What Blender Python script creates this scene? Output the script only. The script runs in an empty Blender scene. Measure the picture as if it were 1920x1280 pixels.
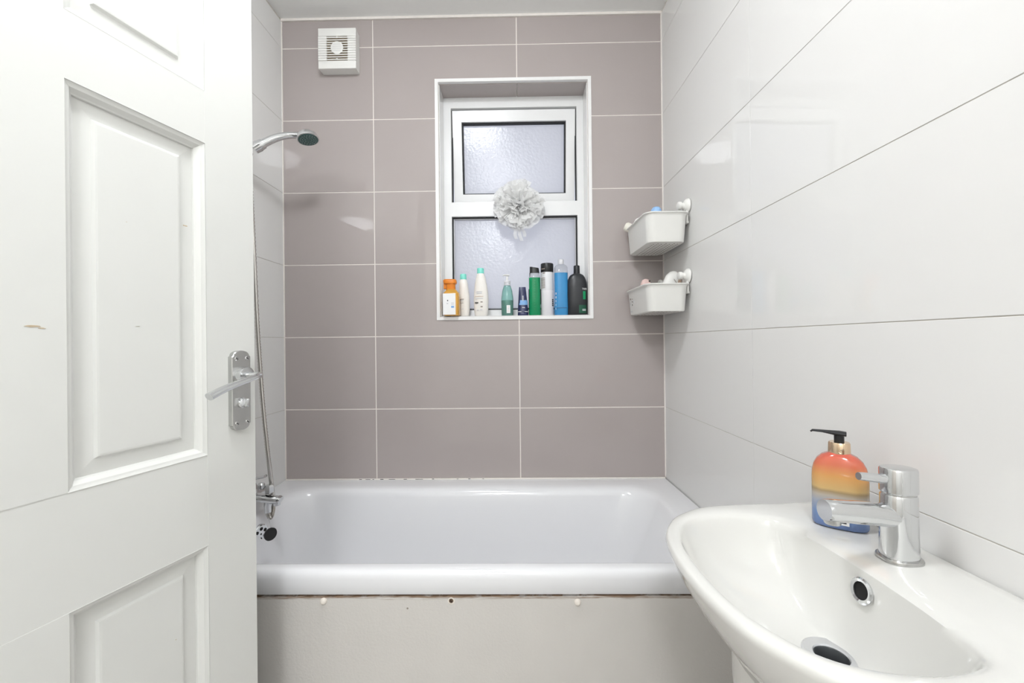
import bpy, bmesh, math, random
from mathutils import Vector, Matrix

PI = math.pi
random.seed(7)
SC = bpy.context.scene
COL = SC.collection

# ------------------------------------------------------------------ camera
FPX = 780.0                                   # focal length in pixels of the 1920x1280 frame
CAM = Vector((.595, -1.734, 1.110))
YAW, PITCH, ROLL = -.0137, .0006, -.0100
_r = Vector((math.cos(YAW), -math.sin(YAW), 0))
_f = Vector((math.sin(YAW)*math.cos(PITCH), math.cos(YAW)*math.cos(PITCH), math.sin(PITCH)))
_u = _r.cross(_f)
CR = _r*math.cos(ROLL) + _u*math.sin(ROLL)
CU = -_r*math.sin(ROLL) + _u*math.cos(ROLL)
CF = _f
cam_d = bpy.data.cameras.new('camera')
cam_d.sensor_width = 36.0
cam_d.lens = FPX/1920*36.0
cam_d.clip_start = .02
cam = bpy.data.objects.new('camera', cam_d)
COL.objects.link(cam)
m = Matrix((CR, CU, -CF)).transposed().to_4x4()
m.translation = CAM
cam.matrix_world = m
SC.camera = cam

# ------------------------------------------------------------------ world, exposure
SC.view_settings.view_transform = 'Standard'
SC.view_settings.look = 'None'
SC.view_settings.gamma = 1.0
SC.view_settings.use_curve_mapping = False
SC.view_settings.exposure = 0.0
W = bpy.data.worlds.new('overcast_sky')
SC.world = W
W.use_nodes = True
W.node_tree.nodes['Background'].inputs[0].default_value = (.80, .84, 1.0, 1)
W.node_tree.nodes['Background'].inputs[1].default_value = 1.18
LAMP_MAIN = 68.0                              # radiance of the bathroom ceiling lamp
FILL_HALL = 66.0                              # radiance of the fill light added on the unseen landing

# ------------------------------------------------------------------ pixel helpers
def ray(x, y): return CF + CR*((x-960)/FPX) + CU*((640-y)/FPX)
def at_y(x, y, Y): d = ray(x, y); return CAM + d*((Y-CAM.y)/d.y)
def at_z(x, y, Z): d = ray(x, y); return CAM + d*((Z-CAM.z)/d.z)
def at_d(x, y, D): return CAM + ray(x, y)*D
def at_plane(x, y, n, p): d = ray(x, y); return CAM + d*((n.dot(p-CAM))/n.dot(d))

# ------------------------------------------------------------------ materials
def mat(name, col, rough=.5, metal=0., trans=0., var=.03, scale=30., bump=0., bscale=200., coat=0., spec=.5, sss=0., alpha=1., ior=1.45):
    M = bpy.data.materials.new(name); M.use_nodes = True
    nt = M.node_tree; b = nt.nodes['Principled BSDF']
    b.inputs['Roughness'].default_value = rough
    b.inputs['Metallic'].default_value = metal
    b.inputs['Transmission Weight'].default_value = trans
    b.inputs['Coat Weight'].default_value = coat
    b.inputs['Coat Roughness'].default_value = .04
    b.inputs['Specular IOR Level'].default_value = spec
    b.inputs['IOR'].default_value = ior
    b.inputs['Alpha'].default_value = alpha
    tc = nt.nodes.new('ShaderNodeTexCoord')
    n = nt.nodes.new('ShaderNodeTexNoise'); n.inputs['Scale'].default_value = scale; n.inputs['Detail'].default_value = 4
    nt.links.new(tc.outputs['Object'], n.inputs['Vector'])
    mx = nt.nodes.new('ShaderNodeMix'); mx.data_type = 'RGBA'
    mx.inputs[6].default_value = (*[c*(1-var) for c in col], 1)
    mx.inputs[7].default_value = (*[min(1, c*(1+var)) for c in col], 1)
    nt.links.new(n.outputs['Fac'], mx.inputs[0])
    nt.links.new(mx.outputs[2], b.inputs['Base Color'])
    if bump:
        n2 = nt.nodes.new('ShaderNodeTexNoise'); n2.inputs['Scale'].default_value = bscale; n2.inputs['Detail'].default_value = 3
        nt.links.new(tc.outputs['Object'], n2.inputs['Vector'])
        bp = nt.nodes.new('ShaderNodeBump'); bp.inputs['Strength'].default_value = bump; bp.inputs['Distance'].default_value = .002
        nt.links.new(n2.outputs['Fac'], bp.inputs['Height'])
        nt.links.new(bp.outputs[0], b.inputs['Normal'])
    return M

def srgb(r, g, b):
    f = lambda c: c/12.92 if c <= .04045 else ((c+.055)/1.055)**2.4
    return (f(r/255), f(g/255), f(b/255))

MT = {}
MT['tile_grey'] = mat('taupe_tile', srgb(176, 167, 164), .035, var=.03, scale=5, spec=.5)
MT['tile_white'] = mat('pale_tile', srgb(232, 231, 229), .03, var=.01, scale=4, spec=.5)
MT['grout_white'] = mat('white_grout', srgb(236, 230, 224), .8, var=.05, scale=60)
MT['grout_dark'] = mat('grey_grout', srgb(196, 190, 182), .8, var=.12, scale=40)
MT['ceiling'] = mat('ceiling_paint', srgb(250, 250, 248), .7, bump=.1)
MT['plaster'] = mat('wall_paint', srgb(238, 237, 233), .7)
MT['floor'] = mat('floor_vinyl', srgb(205, 202, 198), .4, var=.1)
MT['door'] = mat('door_gloss_paint', srgb(221, 221, 217), .30, var=.012, scale=12, bump=.06, bscale=60, spec=.35)
MT['upvc'] = mat('white_upvc', srgb(240, 240, 240), .25, var=.01)
MT['gasket'] = mat('black_gasket', srgb(30, 31, 33), .6)
MT['trim'] = mat('white_trim', srgb(240, 239, 238), .3)
MT['enamel'] = mat('bath_enamel', srgb(236, 236, 238), .12, var=.005, coat=.4)
MT['ceramic'] = mat('basin_ceramic', srgb(224, 223, 219), .06, var=.005, coat=.6)
MT['chrome'] = mat('chrome', (.70, .71, .72), .07, 1., var=.02)
MT['chrome_dull'] = mat('dull_chrome', (.56, .56, .55), .24, 1., var=.10, scale=60)
MT['steel_hose'] = mat('steel_hose', (.62, .60, .57), .25, 1., var=.08)
MT['black'] = mat('black_plastic', srgb(28, 28, 30), .35)
MT['rubber'] = mat('black_rubber', srgb(30, 30, 31), .5)
MT['plastic_white'] = mat('white_plastic', srgb(240, 239, 235), .35, var=.01)
MT['plastic_cream'] = mat('cream_plastic', srgb(236, 232, 220), .4, var=.02)
MT['hole'] = mat('dark_hole', srgb(20, 19, 18), .8)
MT['dust'] = mat('dusty_grille', srgb(158, 140, 112), .8, var=.25, scale=200)
MT['gold'] = mat('gold_collar', srgb(232, 206, 176), .15, 1.)
MT['mint'] = mat('mint_cap', srgb(130, 220, 205), .4)
MT['white_bottle'] = mat('white_bottle', srgb(240, 236, 230), .35)
MT['label_white'] = mat('white_label', srgb(240, 240, 240), .5)
MT['print_grey'] = mat('grey_print', srgb(150, 140, 132), .6)
MT['print_dark'] = mat('dark_print', srgb(50, 48, 48), .6)
MT['print_pale'] = mat('pale_print', srgb(205, 205, 210), .6)
MT['orange'] = mat('orange_plastic', srgb(246, 146, 50), .35, trans=.15)
MT['amber'] = mat('amber_liquid', srgb(246, 186, 84), .2, trans=.35)
MT['teal'] = mat('teal_liquid', srgb(30, 150, 125), .12, trans=.4)
MT['teal_clear'] = mat('teal_bottle', srgb(170, 222, 212), .08, trans=.75)
MT['clear'] = mat('clear_plastic', srgb(232, 234, 238), .08, trans=.8)
MT['clear_white'] = mat('frosted_plastic', srgb(236, 236, 240), .25, trans=.12)
MT['navy'] = mat('navy_plastic', srgb(40, 45, 84), .3)
MT['light_blue'] = mat('pale_blue_print', srgb(130, 175, 225), .4)
MT['green'] = mat('green_gel', srgb(4, 140, 88), .2, trans=.1)
MT['milk'] = mat('milky_lotion', srgb(232, 230, 234), .3)
MT['blue'] = mat('blue_gel', srgb(70, 160, 220), .12, trans=.25)
MT['charcoal'] = mat('charcoal_bottle', srgb(42, 44, 48), .3)
MT['green_print'] = mat('green_print', srgb(20, 150, 95), .4)
MT['dark_green'] = mat('dark_green_print', srgb(28, 84, 62), .4)
MT['cap_blue'] = mat('sky_blue_cap', srgb(160, 200, 245), .4)
MT['pink'] = mat('pink_plastic', srgb(236, 206, 200), .5)
MT['tan'] = mat('tan_print', srgb(205, 180, 160), .5)
MT['paint_cap'] = mat('cap_plastic', srgb(236, 228, 218), .4)
MT['rust'] = mat('rusty_screw', srgb(110, 90, 75), .5, .6)
MT['shower_face'] = mat('teal_grey_shower_face', srgb(72, 100, 98), .3)
MT['nozzle'] = mat('grey_nozzle', srgb(160, 175, 172), .4)

def frosted():
    M = bpy.data.materials.new('frosted_glass'); M.use_nodes = True
    nt = M.node_tree; nt.nodes.clear()
    out = nt.nodes.new('ShaderNodeOutputMaterial')
    tr = nt.nodes.new('ShaderNodeBsdfTranslucent'); tr.inputs[0].default_value = (.93, .93, .93, 1)
    gl = nt.nodes.new('ShaderNodeBsdfGlossy'); gl.inputs['Roughness'].default_value = .18; gl.inputs[0].default_value = (1, 1, 1, 1)
    fr = nt.nodes.new('ShaderNodeFresnel'); fr.inputs[0].default_value = 1.4
    mx = nt.nodes.new('ShaderNodeMixShader')
    tc = nt.nodes.new('ShaderNodeTexCoord'); v = nt.nodes.new('ShaderNodeTexNoise'); v.inputs['Scale'].default_value = 90; v.inputs['Detail'].default_value = 2
    bp = nt.nodes.new('ShaderNodeBump'); bp.inputs['Strength'].default_value = .25; bp.inputs['Distance'].default_value = .003
    nt.links.new(tc.outputs['Object'], v.inputs['Vector']); nt.links.new(v.outputs['Fac'], bp.inputs['Height'])
    for n in (tr, gl): nt.links.new(bp.outputs[0], n.inputs['Normal'])
    nt.links.new(fr.outputs[0], mx.inputs[0]); nt.links.new(tr.outputs[0], mx.inputs[1]); nt.links.new(gl.outputs[0], mx.inputs[2])
    nt.links.new(mx.outputs[0], out.inputs[0])
    return M
MT['frosted'] = frosted()

def emit(name, col, s):
    M = bpy.data.materials.new(name); M.use_nodes = True
    nt = M.node_tree; nt.nodes.clear()
    o = nt.nodes.new('ShaderNodeOutputMaterial'); e = nt.nodes.new('ShaderNodeEmission')
    e.inputs[0].default_value = (*col, 1); e.inputs[1].default_value = s
    nt.links.new(e.outputs[0], o.inputs[0]); return M
MT['lamp_main'] = emit('lit_diffuser', (.935, .965, .995), LAMP_MAIN)
MT['fill_hall'] = emit('added_fill_diffuser', (.935, .965, .995), FILL_HALL)

def ramp_mat(name, stops, axis='Z', rough=.12, trans=.3, lo=0., hi=1., noise=.03):
    """printed colour bands along one object axis"""
    M = mat(name, (.8, .8, .8), rough, trans=trans, coat=.3)
    nt = M.node_tree; b = nt.nodes['Principled BSDF']
    tc = nt.nodes.new('ShaderNodeTexCoord'); sp = nt.nodes.new('ShaderNodeSeparateXYZ')
    nt.links.new(tc.outputs['Object'], sp.inputs[0])
    n = nt.nodes.new('ShaderNodeTexNoise'); n.inputs['Scale'].default_value = 25
    nt.links.new(tc.outputs['Object'], n.inputs['Vector'])
    mr = nt.nodes.new('ShaderNodeMapRange'); mr.inputs[1].default_value = lo; mr.inputs[2].default_value = hi
    nt.links.new(sp.outputs[axis], mr.inputs[0])
    ma = nt.nodes.new('ShaderNodeMath'); ma.operation = 'MULTIPLY_ADD'; ma.inputs[1].default_value = noise*2
    ad = nt.nodes.new('ShaderNodeMath'); ad.operation = 'SUBTRACT'; ad.inputs[1].default_value = noise
    nt.links.new(n.outputs['Fac'], ma.inputs[0]); nt.links.new(mr.outputs[0], ma.inputs[2]); nt.links.new(ma.outputs[0], ad.inputs[0])
    cr = nt.nodes.new('ShaderNodeValToRGB')
    el = cr.color_ramp.elements
    while len(el) < len(stops): el.new(.5)
    for e, (p, c) in zip(el, stops): e.position = p; e.color = (*c, 1)
    nt.links.new(ad.outputs[0], cr.inputs[0]); nt.links.new(cr.outputs[0], b.inputs['Base Color'])
    return M

# painted board of the bath panel: grey-white paint with brown stains along its torn top edge
def panel_mat(ztop):
    M = mat('stained_board_paint', srgb(214, 210, 205), .55, var=.04, scale=9, bump=.25, bscale=180)
    nt = M.node_tree; b = nt.nodes['Principled BSDF']
    src = b.inputs['Base Color'].links[0].from_socket
    tc = nt.nodes.new('ShaderNodeTexCoord'); sp = nt.nodes.new('ShaderNodeSeparateXYZ'); nt.links.new(tc.outputs['Object'], sp.inputs[0])
    mp = nt.nodes.new('ShaderNodeMapping'); mp.inputs['Scale'].default_value = (9, 9, 160)
    nt.links.new(tc.outputs['Object'], mp.inputs[0])
    n = nt.nodes.new('ShaderNodeTexNoise'); n.inputs['Scale'].default_value = 1.6; n.inputs['Detail'].default_value = 6; n.inputs['Roughness'].default_value = .7
    nt.links.new(mp.outputs[0], n.inputs['Vector'])
    mr = nt.nodes.new('ShaderNodeMapRange'); mr.inputs[1].default_value = ztop-.020; mr.inputs[2].default_value = ztop; nt.links.new(sp.outputs['Z'], mr.inputs[0])
    mu = nt.nodes.new('ShaderNodeMath'); mu.operation = 'MULTIPLY'; nt.links.new(n.outputs['Fac'], mu.inputs[0]); nt.links.new(mr.outputs[0], mu.inputs[1])
    cr = nt.nodes.new('ShaderNodeValToRGB'); cr.color_ramp.elements[0].position = .28; cr.color_ramp.elements[1].position = .50
    cr.color_ramp.elements[0].color = (0, 0, 0, 1); cr.color_ramp.elements[1].color = (.9, .9, .9, 1)
    nt.links.new(mu.outputs[0], cr.inputs[0])
    mx = nt.nodes.new('ShaderNodeMix'); mx.data_type = 'RGBA'; mx.inputs[7].default_value = (*srgb(120, 88, 56), 1)
    nt.links.new(cr.outputs[0], mx.inputs[0]); nt.links.new(src, mx.inputs[6])
    # scattered specks
    v = nt.nodes.new('ShaderNodeTexVoronoi'); v.inputs['Scale'].default_value = 14
    nt.links.new(tc.outputs['Object'], v.inputs['Vector'])
    lt = nt.nodes.new('ShaderNodeMath'); lt.operation = 'LESS_THAN'; lt.inputs[1].default_value = .035
    nt.links.new(v.outputs['Distance'], lt.inputs[0])
    m2 = nt.nodes.new('ShaderNodeMix'); m2.data_type = 'RGBA'; m2.inputs[7].default_value = (*srgb(150, 140, 130), 1)
    nt.links.new(lt.outputs[0], m2.inputs[0]); nt.links.new(mx.outputs[2], m2.inputs[6])
    nt.links.new(m2.outputs[2], b.inputs['Base Color'])
    return M

# ------------------------------------------------------------------ mesh helpers
def link(name, me, material, parent=None, loc=(0, 0, 0), rot=(0, 0, 0), smooth=None):
    o = bpy.data.objects.new(name, me); COL.objects.link(o)
    if material is not None and not me.materials:
        me.materials.append(MT[material] if isinstance(material, str) else material)
    if smooth is not None:
        for p in me.polygons: p.use_smooth = True
        me.set_sharp_from_angle(angle=math.radians(smooth))
    o.location = loc; o.rotation_euler = rot; o.parent = parent
    return o

def mesh(name, verts, faces):
    me = bpy.data.meshes.new(name)
    me.from_pydata([tuple(v) for v in verts], [], faces)
    bm = bmesh.new(); bm.from_mesh(me); bmesh.ops.recalc_face_normals(bm, faces=bm.faces); bm.to_mesh(me); bm.free()
    me.update(); return me

def thing(name, label, cat, loc=(0, 0, 0), rz=0., group=None):
    o = bpy.data.objects.new(name, None); COL.objects.link(o)
    o.empty_display_size = .05
    o.location = loc; o.rotation_euler = (0, 0, rz); o['label'] = label; o['category'] = cat
    if group: o['group'] = group
    return o

def struct(o, label=None, cat=None):
    o['kind'] = 'structure'
    if label: o['label'] = label
    if cat: o['category'] = cat
    return o

def box_me(x0, x1, y0, y1, z0, z1, bev=0., seg=2):
    bm = bmesh.new()
    bmesh.ops.create_cube(bm, size=1)
    for v in bm.verts:
        v.co = Vector((x0+(v.co.x+.5)*(x1-x0), y0+(v.co.y+.5)*(y1-y0), z0+(v.co.z+.5)*(z1-z0)))
    if bev: bmesh.ops.bevel(bm, geom=list(bm.edges), offset=bev, segments=seg, profile=.5, affect='EDGES')
    me = bpy.data.meshes.new('box'); bm.to_mesh(me); bm.free(); return me

def box(name, x0, x1, y0, y1, z0, z1, material, parent=None, bev=0., seg=2, loc=(0, 0, 0), rot=(0, 0, 0)):
    return link(name, box_me(x0, x1, y0, y1, z0, z1, bev, seg), material, parent, loc, rot, smooth=40 if bev else None)

def plate_me(xs, zs, solid, y0, y1):
    """slab in the xz plane made of the grid cells for which solid(i, j) holds; y0 = front, y1 = back"""
    V = {}; vs = []; fs = []
    def vid(i, j, k):
        if (i, j, k) not in V:
            V[(i, j, k)] = len(vs); vs.append((xs[i], (y0, y1)[k], zs[j]))
        return V[(i, j, k)]
    nx, nz = len(xs)-1, len(zs)-1
    S = lambda i, j: 0 <= i < nx and 0 <= j < nz and solid(i, j)
    for i in range(nx):
        for j in range(nz):
            if not S(i, j): continue
            for k in (0, 1): fs.append([vid(i, j, k), vid(i+1, j, k), vid(i+1, j+1, k), vid(i, j+1, k)])
            if not S(i-1, j): fs.append([vid(i, j, 0), vid(i, j+1, 0), vid(i, j+1, 1), vid(i, j, 1)])
            if not S(i+1, j): fs.append([vid(i+1, j, 0), vid(i+1, j+1, 0), vid(i+1, j+1, 1), vid(i+1, j, 1)])
            if not S(i, j-1): fs.append([vid(i, j, 0), vid(i+1, j, 0), vid(i+1, j, 1), vid(i, j, 1)])
            if not S(i, j+1): fs.append([vid(i, j+1, 0), vid(i+1, j+1, 0), vid(i+1, j+1, 1), vid(i, j+1, 1)])
    return mesh('plate', vs, fs)

def frame_me(x0, x1, z0, z1, w, y0, y1, wb=None, wt=None):
    wb = w if wb is None else wb; wt = w if wt is None else wt
    return plate_me([x0, x0+w, x1-w, x1], [z0, z0+wb, z1-wt, z1], lambda i, j: not (i == 1 and j == 1), y0, y1)

def loft_me(rings, cap0=True, cap1=True, closed=True):
    n = len(rings[0]); vs = [p for r in rings for p in r]; fs = []
    for a in range(len(rings)-1):
        for i in range(n if closed else n-1):
            j = (i+1) % n
            fs.append([a*n+i, a*n+j, (a+1)*n+j, (a+1)*n+i])
    if cap0: fs.append(list(range(n)))
    if cap1: fs.append(list(range((len(rings)-1)*n, len(rings)*n)))
    return mesh('loft', vs, fs)

def lathe_me(prof, seg=32, sx=1., sy=1., cap0=True, cap1=True):
    return loft_me([[(r*sx*math.cos(2*PI*i/seg), r*sy*math.sin(2*PI*i/seg), z) for i in range(seg)] for r, z in prof], cap0, cap1)

def sq_ring(w, d, z, p=4., n=40, ox=0., oy=0.):
    """super-ellipse ring"""
    out = []
    for i in range(n):
        a = 2*PI*i/n; c, s = math.cos(a), math.sin(a)
        out.append((ox+w*math.copysign(abs(c)**(2/p), c), oy+d*math.copysign(abs(s)**(2/p), s), z))
    return out

def rr_ring(x0, x1, y0, y1, r, z, k=8):
    out = []
    for cx, cy, a0 in ((x1-r, y1-r, 0), (x0+r, y1-r, PI/2), (x0+r, y0+r, PI), (x1-r, y0+r, 1.5*PI)):
        for i in range(k+1):
            a = a0+PI/2*i/k
            out.append((cx+r*math.cos(a), cy+r*math.sin(a), z))
    return out

def tube_me(path, rad, seg=12, caps=True, flat=1.):
    P = [Vector(p) for p in path]; n = len(P)
    R = rad if isinstance(rad, (list, tuple)) else [rad]*n
    T = []
    for i in range(n):
        t = P[min(i+1, n-1)]-P[max(i-1, 0)]; T.append(t.normalized())
    up = Vector((0, 0, 1)) if abs(T[0].z) < .9 else Vector((0, 1, 0))
    N = (up - T[0]*up.dot(T[0])).normalized(); rings = []
    for i in range(n):
        N = (N - T[i]*N.dot(T[i])).normalized(); B = T[i].cross(N)
        rings.append([P[i]+N*(R[i]*flat*math.cos(2*PI*k/seg))+B*(R[i]*math.sin(2*PI*k/seg)) for k in range(seg)])
    return loft_me(rings, caps, caps)

def spline(pts, n=8):
    """Catmull-Rom through the points"""
    P = [Vector(p) for p in pts]; out = []
    for i in range(len(P)-1):
        a, b, c, d = P[max(i-1, 0)], P[i], P[i+1], P[min(i+2, len(P)-1)]
        for k in range(n):
            t = k/n
            out.append(.5*((2*b)+(c-a)*t+(2*a-5*b+4*c-d)*t*t+(3*b-a-3*c+d)*t*t*t))
    out.append(P[-1]); return out

def merge_me(*mes):
    bm = bmesh.new()
    for me in mes: bm.from_mesh(me)
    out = bpy.data.meshes.new('merged'); bm.to_mesh(out); bm.free(); return out

def xf(me, mtx): me.transform(mtx); return me

# ------------------------------------------------------------------ room measures
XL, XR, GA = -.384, 1.2034, .024              # left wall, right wall at the back corner, skew of the right wall
ZC = 2.472                                    # ceiling
YB = -3.35                                    # far end of the landing behind the camera
TP, RP, RZ = .602, .3031, 1.137               # tile length, row height, one joint's height
GR = .0042
WX0, WX1, WZ0, WZ1 = .259, .910, 1.203, 2.209 # outer edge of the window trim
HX0, HX1, HZ0, HZ1 = .273, .896, 1.216, 2.196 # the hole
REC = .105                                    # depth of the recess
xr_at = lambda y: XR - GA*y
RROT = PI + GA                                # turns local +x away from the right wall

# floor, ceiling
struct(box('floor', XL-.2, XR+.3, YB-.1, .3, -.1, 0, 'floor'), 'grey vinyl floor under the bath')
struct(box('ceiling', XL-.2, XR+.3, YB-.1, .3, ZC, ZC+.1, 'ceiling'), 'plain white painted ceiling')

# back wall with the window hole
xs = [XL-.2, HX0, HX1, XR+.3]; zs = [0, HZ0, HZ1, ZC]
wall_back = struct(link('wall_back', plate_me(xs, zs, lambda i, j: not (i == 1 and j == 1), .0012, .27), 'grout_white'), 'taupe tiled wall around the window above the bath')
wall_left = struct(box('wall_left', XL-.2, XL-.0012, YB-.1, .0012, 0, ZC, 'grout_dark'), 'pale tiled wall behind the shower')
# right wall is a little out of square with the back wall
rw = box_me(.0012, .2, YB-.15, .0, 0, ZC)
wall_right = struct(link('wall_right', rw, 'grout_dark', loc=(XR, 0, 0), rot=(0, 0, GA)), 'pale glossy tiled wall beside the wash basin')
struct(box('wall_front', XL-.2, XR+.3, YB-.1, YB, 0, ZC, 'plaster'), 'white painted wall of the landing')

TILES = {}
def tile(parent, key, make, loc, rot, material):
    if key not in TILES: TILES[key] = make()
    return link('tile', TILES[key], material, parent, loc, rot)

def rows(z0=.0):
    k = -4; out = []
    while RZ+k*RP < ZC-.012:
        a, b = RZ+k*RP+GR/2, RZ+(k+1)*RP-GR/2
        out.append((max(a, z0+.003), min(b, ZC-.009))); k += 1
    return out

def slab(w, h):
    # a thin glazed slab with eased edges, front towards -y
    return lambda: loft_me([[(-w/2, .0012, -h/2), (w/2, .0012, -h/2), (w/2, .0012, h/2), (-w/2, .0012, h/2)],
                            [(-w/2, .0004, -h/2), (w/2, .0004, -h/2), (w/2, .0004, h/2), (-w/2, .0004, h/2)],
                            [(-w/2+.0006, 0, -h/2+.0006), (w/2-.0006, 0, -h/2+.0006), (w/2-.0006, 0, h/2-.0006), (-w/2+.0006, 0, h/2-.0006)]])

cols_back = [(XL+.002, 0-GR/2), (GR/2, TP-GR/2), (TP+GR/2, XR-.003)]
for a, b in rows():
    for x0, x1 in cols_back:
        if x1 > WX0 and x0 < WX1 and b > WZ0 and a < WZ1:
            gx = sorted(set([x0, x1]+[x for x in (WX0, WX1) if x0 < x < x1])); gz = sorted(set([a, b]+[z for z in (WZ0, WZ1) if a < z < b]))
            sol = lambda i, j: not (gx[i] >= WX0-1e-6 and gx[i+1] <= WX1+1e-6 and gz[j] >= WZ0-1e-6 and gz[j+1] <= WZ1+1e-6)
            if any(sol(i, j) for i in range(len(gx)-1) for j in range(len(gz)-1)):
                link('tile', plate_me(gx, gz, sol, 0, .0012), 'tile_grey', wall_back)
        else:
            w, h = x1-x0, b-a
            tile(wall_back, ('b', round(w, 4), round(h, 4)), slab(w, h), ((x0+x1)/2, 0, (a+b)/2), (0, 0, 0), 'tile_grey')
# left wall: face towards +x
gl = .0016; gv = .0007
for r, (a, b) in enumerate(rows()):
    a -= GR/2-gl/2; b += GR/2-gl/2
    y = -.003
    first = True
    while y > -1.54:
        y1 = max(y-(TP-gv if not first else .50), -1.54); w, h = y-y1, b-a
        tile(wall_left, ('l', round(w, 4), round(h, 4)), slab(w, h), (XL, (y+y1)/2, (a+b)/2), (0, 0, PI/2), 'tile_white')
        y = y1-gv; first = False
# right wall: face towards -x; parented to the wall, in its own frame
for r, (a, b) in enumerate(rows()):
    a -= GR/2-gl/2; b += GR/2-gl/2
    y = -.004
    first = True
    while y > YB+.05:
        y1 = max(y-(TP-gv if not first else .616), YB+.05); w, h = y-y1, b-a
        tile(wall_right, ('r', round(w, 4), round(h, 4)), slab(w, h), (0, (y+y1)/2, (a+b)/2), (0, 0, -PI/2), 'tile_white')
        y = y1-gv; first = False

# sealant beads along the corners
struct(box('trim_1', XL, XR, -.007, .001, ZC-.010, ZC, 'grout_white'), 'white sealant bead between taupe tiles and ceiling')
struct(box('trim_2', XR-.004, XR+.004, -.005, .001, .545, ZC, 'grout_white'), 'white grout strip in the corner beside the hanging baskets')
struct(box('trim_3', XL, XL+.0035, -.004, .001, .545, ZC, 'grout_white'), 'pale grout strip in the corner behind the shower head')
# white edging around the window recess
edge = struct(link('trim_4', frame_me(WX0, WX1, WZ0, WZ1, .0135, -.0045, .012, wb=.013), 'trim'), 'white tile edging framing the window recess')

# recess lining
zt = HZ1
box('tile', HX0+.001, .602-.002, .012, REC, HZ1-.004, HZ1, 'tile_grey', wall_back)
box('tile', .602+.002, HX1-.001, .012, REC, HZ1-.004, HZ1, 'tile_grey', wall_back)
for s, x in ((1, HX0), (-1, HX1)):
    x0, x1 = sorted((x, x+s*.003))
    box('tile', x0, x1, .012, REC, HZ0+.004, HZ1-.004, 'tile_white', wall_back)
box('tile', HX0, HX1, .012, REC, HZ0, HZ0+.004, 'tile_white', wall_back)
SILL = HZ0+.004

# ------------------------------------------------------------------ window
YW = REC
def rect(x0, y0, x1, y1, Y):
    a, b = at_y(x0, y0, Y), at_y(x1, y1, Y); return min(a.x, b.x), max(a.x, b.x), min(a.z, b.z), max(a.z, b.z)
win = struct(bpy.data.objects.new('window_1', None), 'white plastic window with frosted panes and an open top vent'); COL.objects.link(win)
win.location = ((HX0+HX1)/2, YW, HZ0)
wl = lambda me: xf(me, Matrix.Translation(-win.location))
sx0, sx1, sz0, sz1 = rect(846, 203, 1083.5, 376, YW)
lx0, lx1, lz0, lz1 = rect(846, 406, 1083.5, 579, YW)
sx0 = lx0 = (sx0+lx0)/2; sx1 = lx1 = (sx1+lx1)/2
link('window_frame', wl(plate_me([HX0, sx0, sx1, HX1], [HZ0, lz0, lz1, sz0, sz1, HZ1], lambda i, j: not (i == 1 and j in (1, 3)), YW, YW+.07)), 'upvc', win)
link('gasket', wl(frame_me(lx0, lx1, lz0, lz1, .006, YW+.014, YW+.03)), 'gasket', win)
link('bead', wl(frame_me(lx0+.006, lx1-.006, lz0+.006, lz1-.006, .004, YW+.018, YW+.03)), 'print_pale', win)
link('pane', wl(box_me(lx0+.004, lx1-.004, YW+.03, YW+.036, lz0+.004, lz1-.004)), 'frosted', win)
# vent sash, hinged at its top edge and a little open
sash = bpy.data.objects.new('vent_sash', None); COL.objects.link(sash); sash.parent = win
sash.location = Vector(((sx0+sx1)/2, YW+.010, sz1-.006)) - win.location
sash.rotation_euler = (math.radians(6.0), 0, 0)
hw, hh = (sx1-sx0)/2-.0045, (sz1-sz0)-.009
gi = rect(865, 230, 1062, 371, YW+.02)
sw = hw-(gi[1]-gi[0])/2; swt = sz1-.006-gi[3]; swb = .046
link('sash_frame', plate_me([-hw, -hw+sw, hw-sw, hw], [-hh, -hh+swb, -swt, 0], lambda i, j: not (i == 1 and j == 1), 0, .055), 'upvc', sash)
link('gasket', frame_me(-hw+sw, hw-sw, -hh+swb, -swt, .006, .012, .03), 'gasket', sash)
link('pane', box_me(-hw+sw+.004, hw-sw-.004, .03, .036, -hh+swb+.004, -swt-.004), 'frosted', sash)
# dark seal around the vent opening
link('vent_seal', wl(frame_me(sx0, sx1, sz0, sz1, .006, YW+.022, YW+.028)), 'gasket', win)

# ------------------------------------------------------------------ door, standing open
DT = Vector((.256, .967, 0)).normalized()     # from the hinge towards the free edge
DN = Vector((DT.y, -DT.x, 0))                 # face seen from the camera
DP = at_d(477, 640, .90); DP.z = 0
DW, DH, DTH = .726, 1.985, .038
hinge = DP - DT*DW
door = struct(bpy.data.objects.new('door_1', None), 'white painted panel door standing open'); COL.objects.link(door)
# local frame: +x from hinge to free edge, -y is the face seen, z up
door.location = hinge; door.rotation_euler = (0, 0, math.atan2(DT.y, DT.x))
def dpx(x, y, depth=0.):
    q = at_plane(x, y, DN, DP - DN*depth); d = q-hinge
    return d.dot(DT), q.z
ST = .105
u_r = dpx(387, 560)[0]; u_l = dpx(124, 530)[0]
z_mt = (dpx(115, 143)[1]+dpx(383, 268)[1])/2; z_mb = (dpx(135, 922)[1]+dpx(392, 852)[1])/2
z_lt = (dpx(140, 1145)[1]+dpx(398, 1018)[1])/2; z_tb = dpx(383, 170)[1]
z_lb, z_tt = .23, DH-.11
ul0 = DW-u_r; ul1 = DW-u_l                     # panels of the hinge side mirror those of the lock side
D = dict(parent=door)
box('stile', 0, ul0, 0, DTH, .006, DH, 'door', door)
box('stile', u_r, DW, 0, DTH, .006, DH, 'door', door)
for z0, z1 in ((.006, z_lb), (z_lt, z_mb), (z_mt, z_tb), (z_tt, DH)):
    box('rail', ul0, u_r, .0010 if z0 == z_lt else .0003, DTH, z0, z1, 'door', door)
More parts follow.
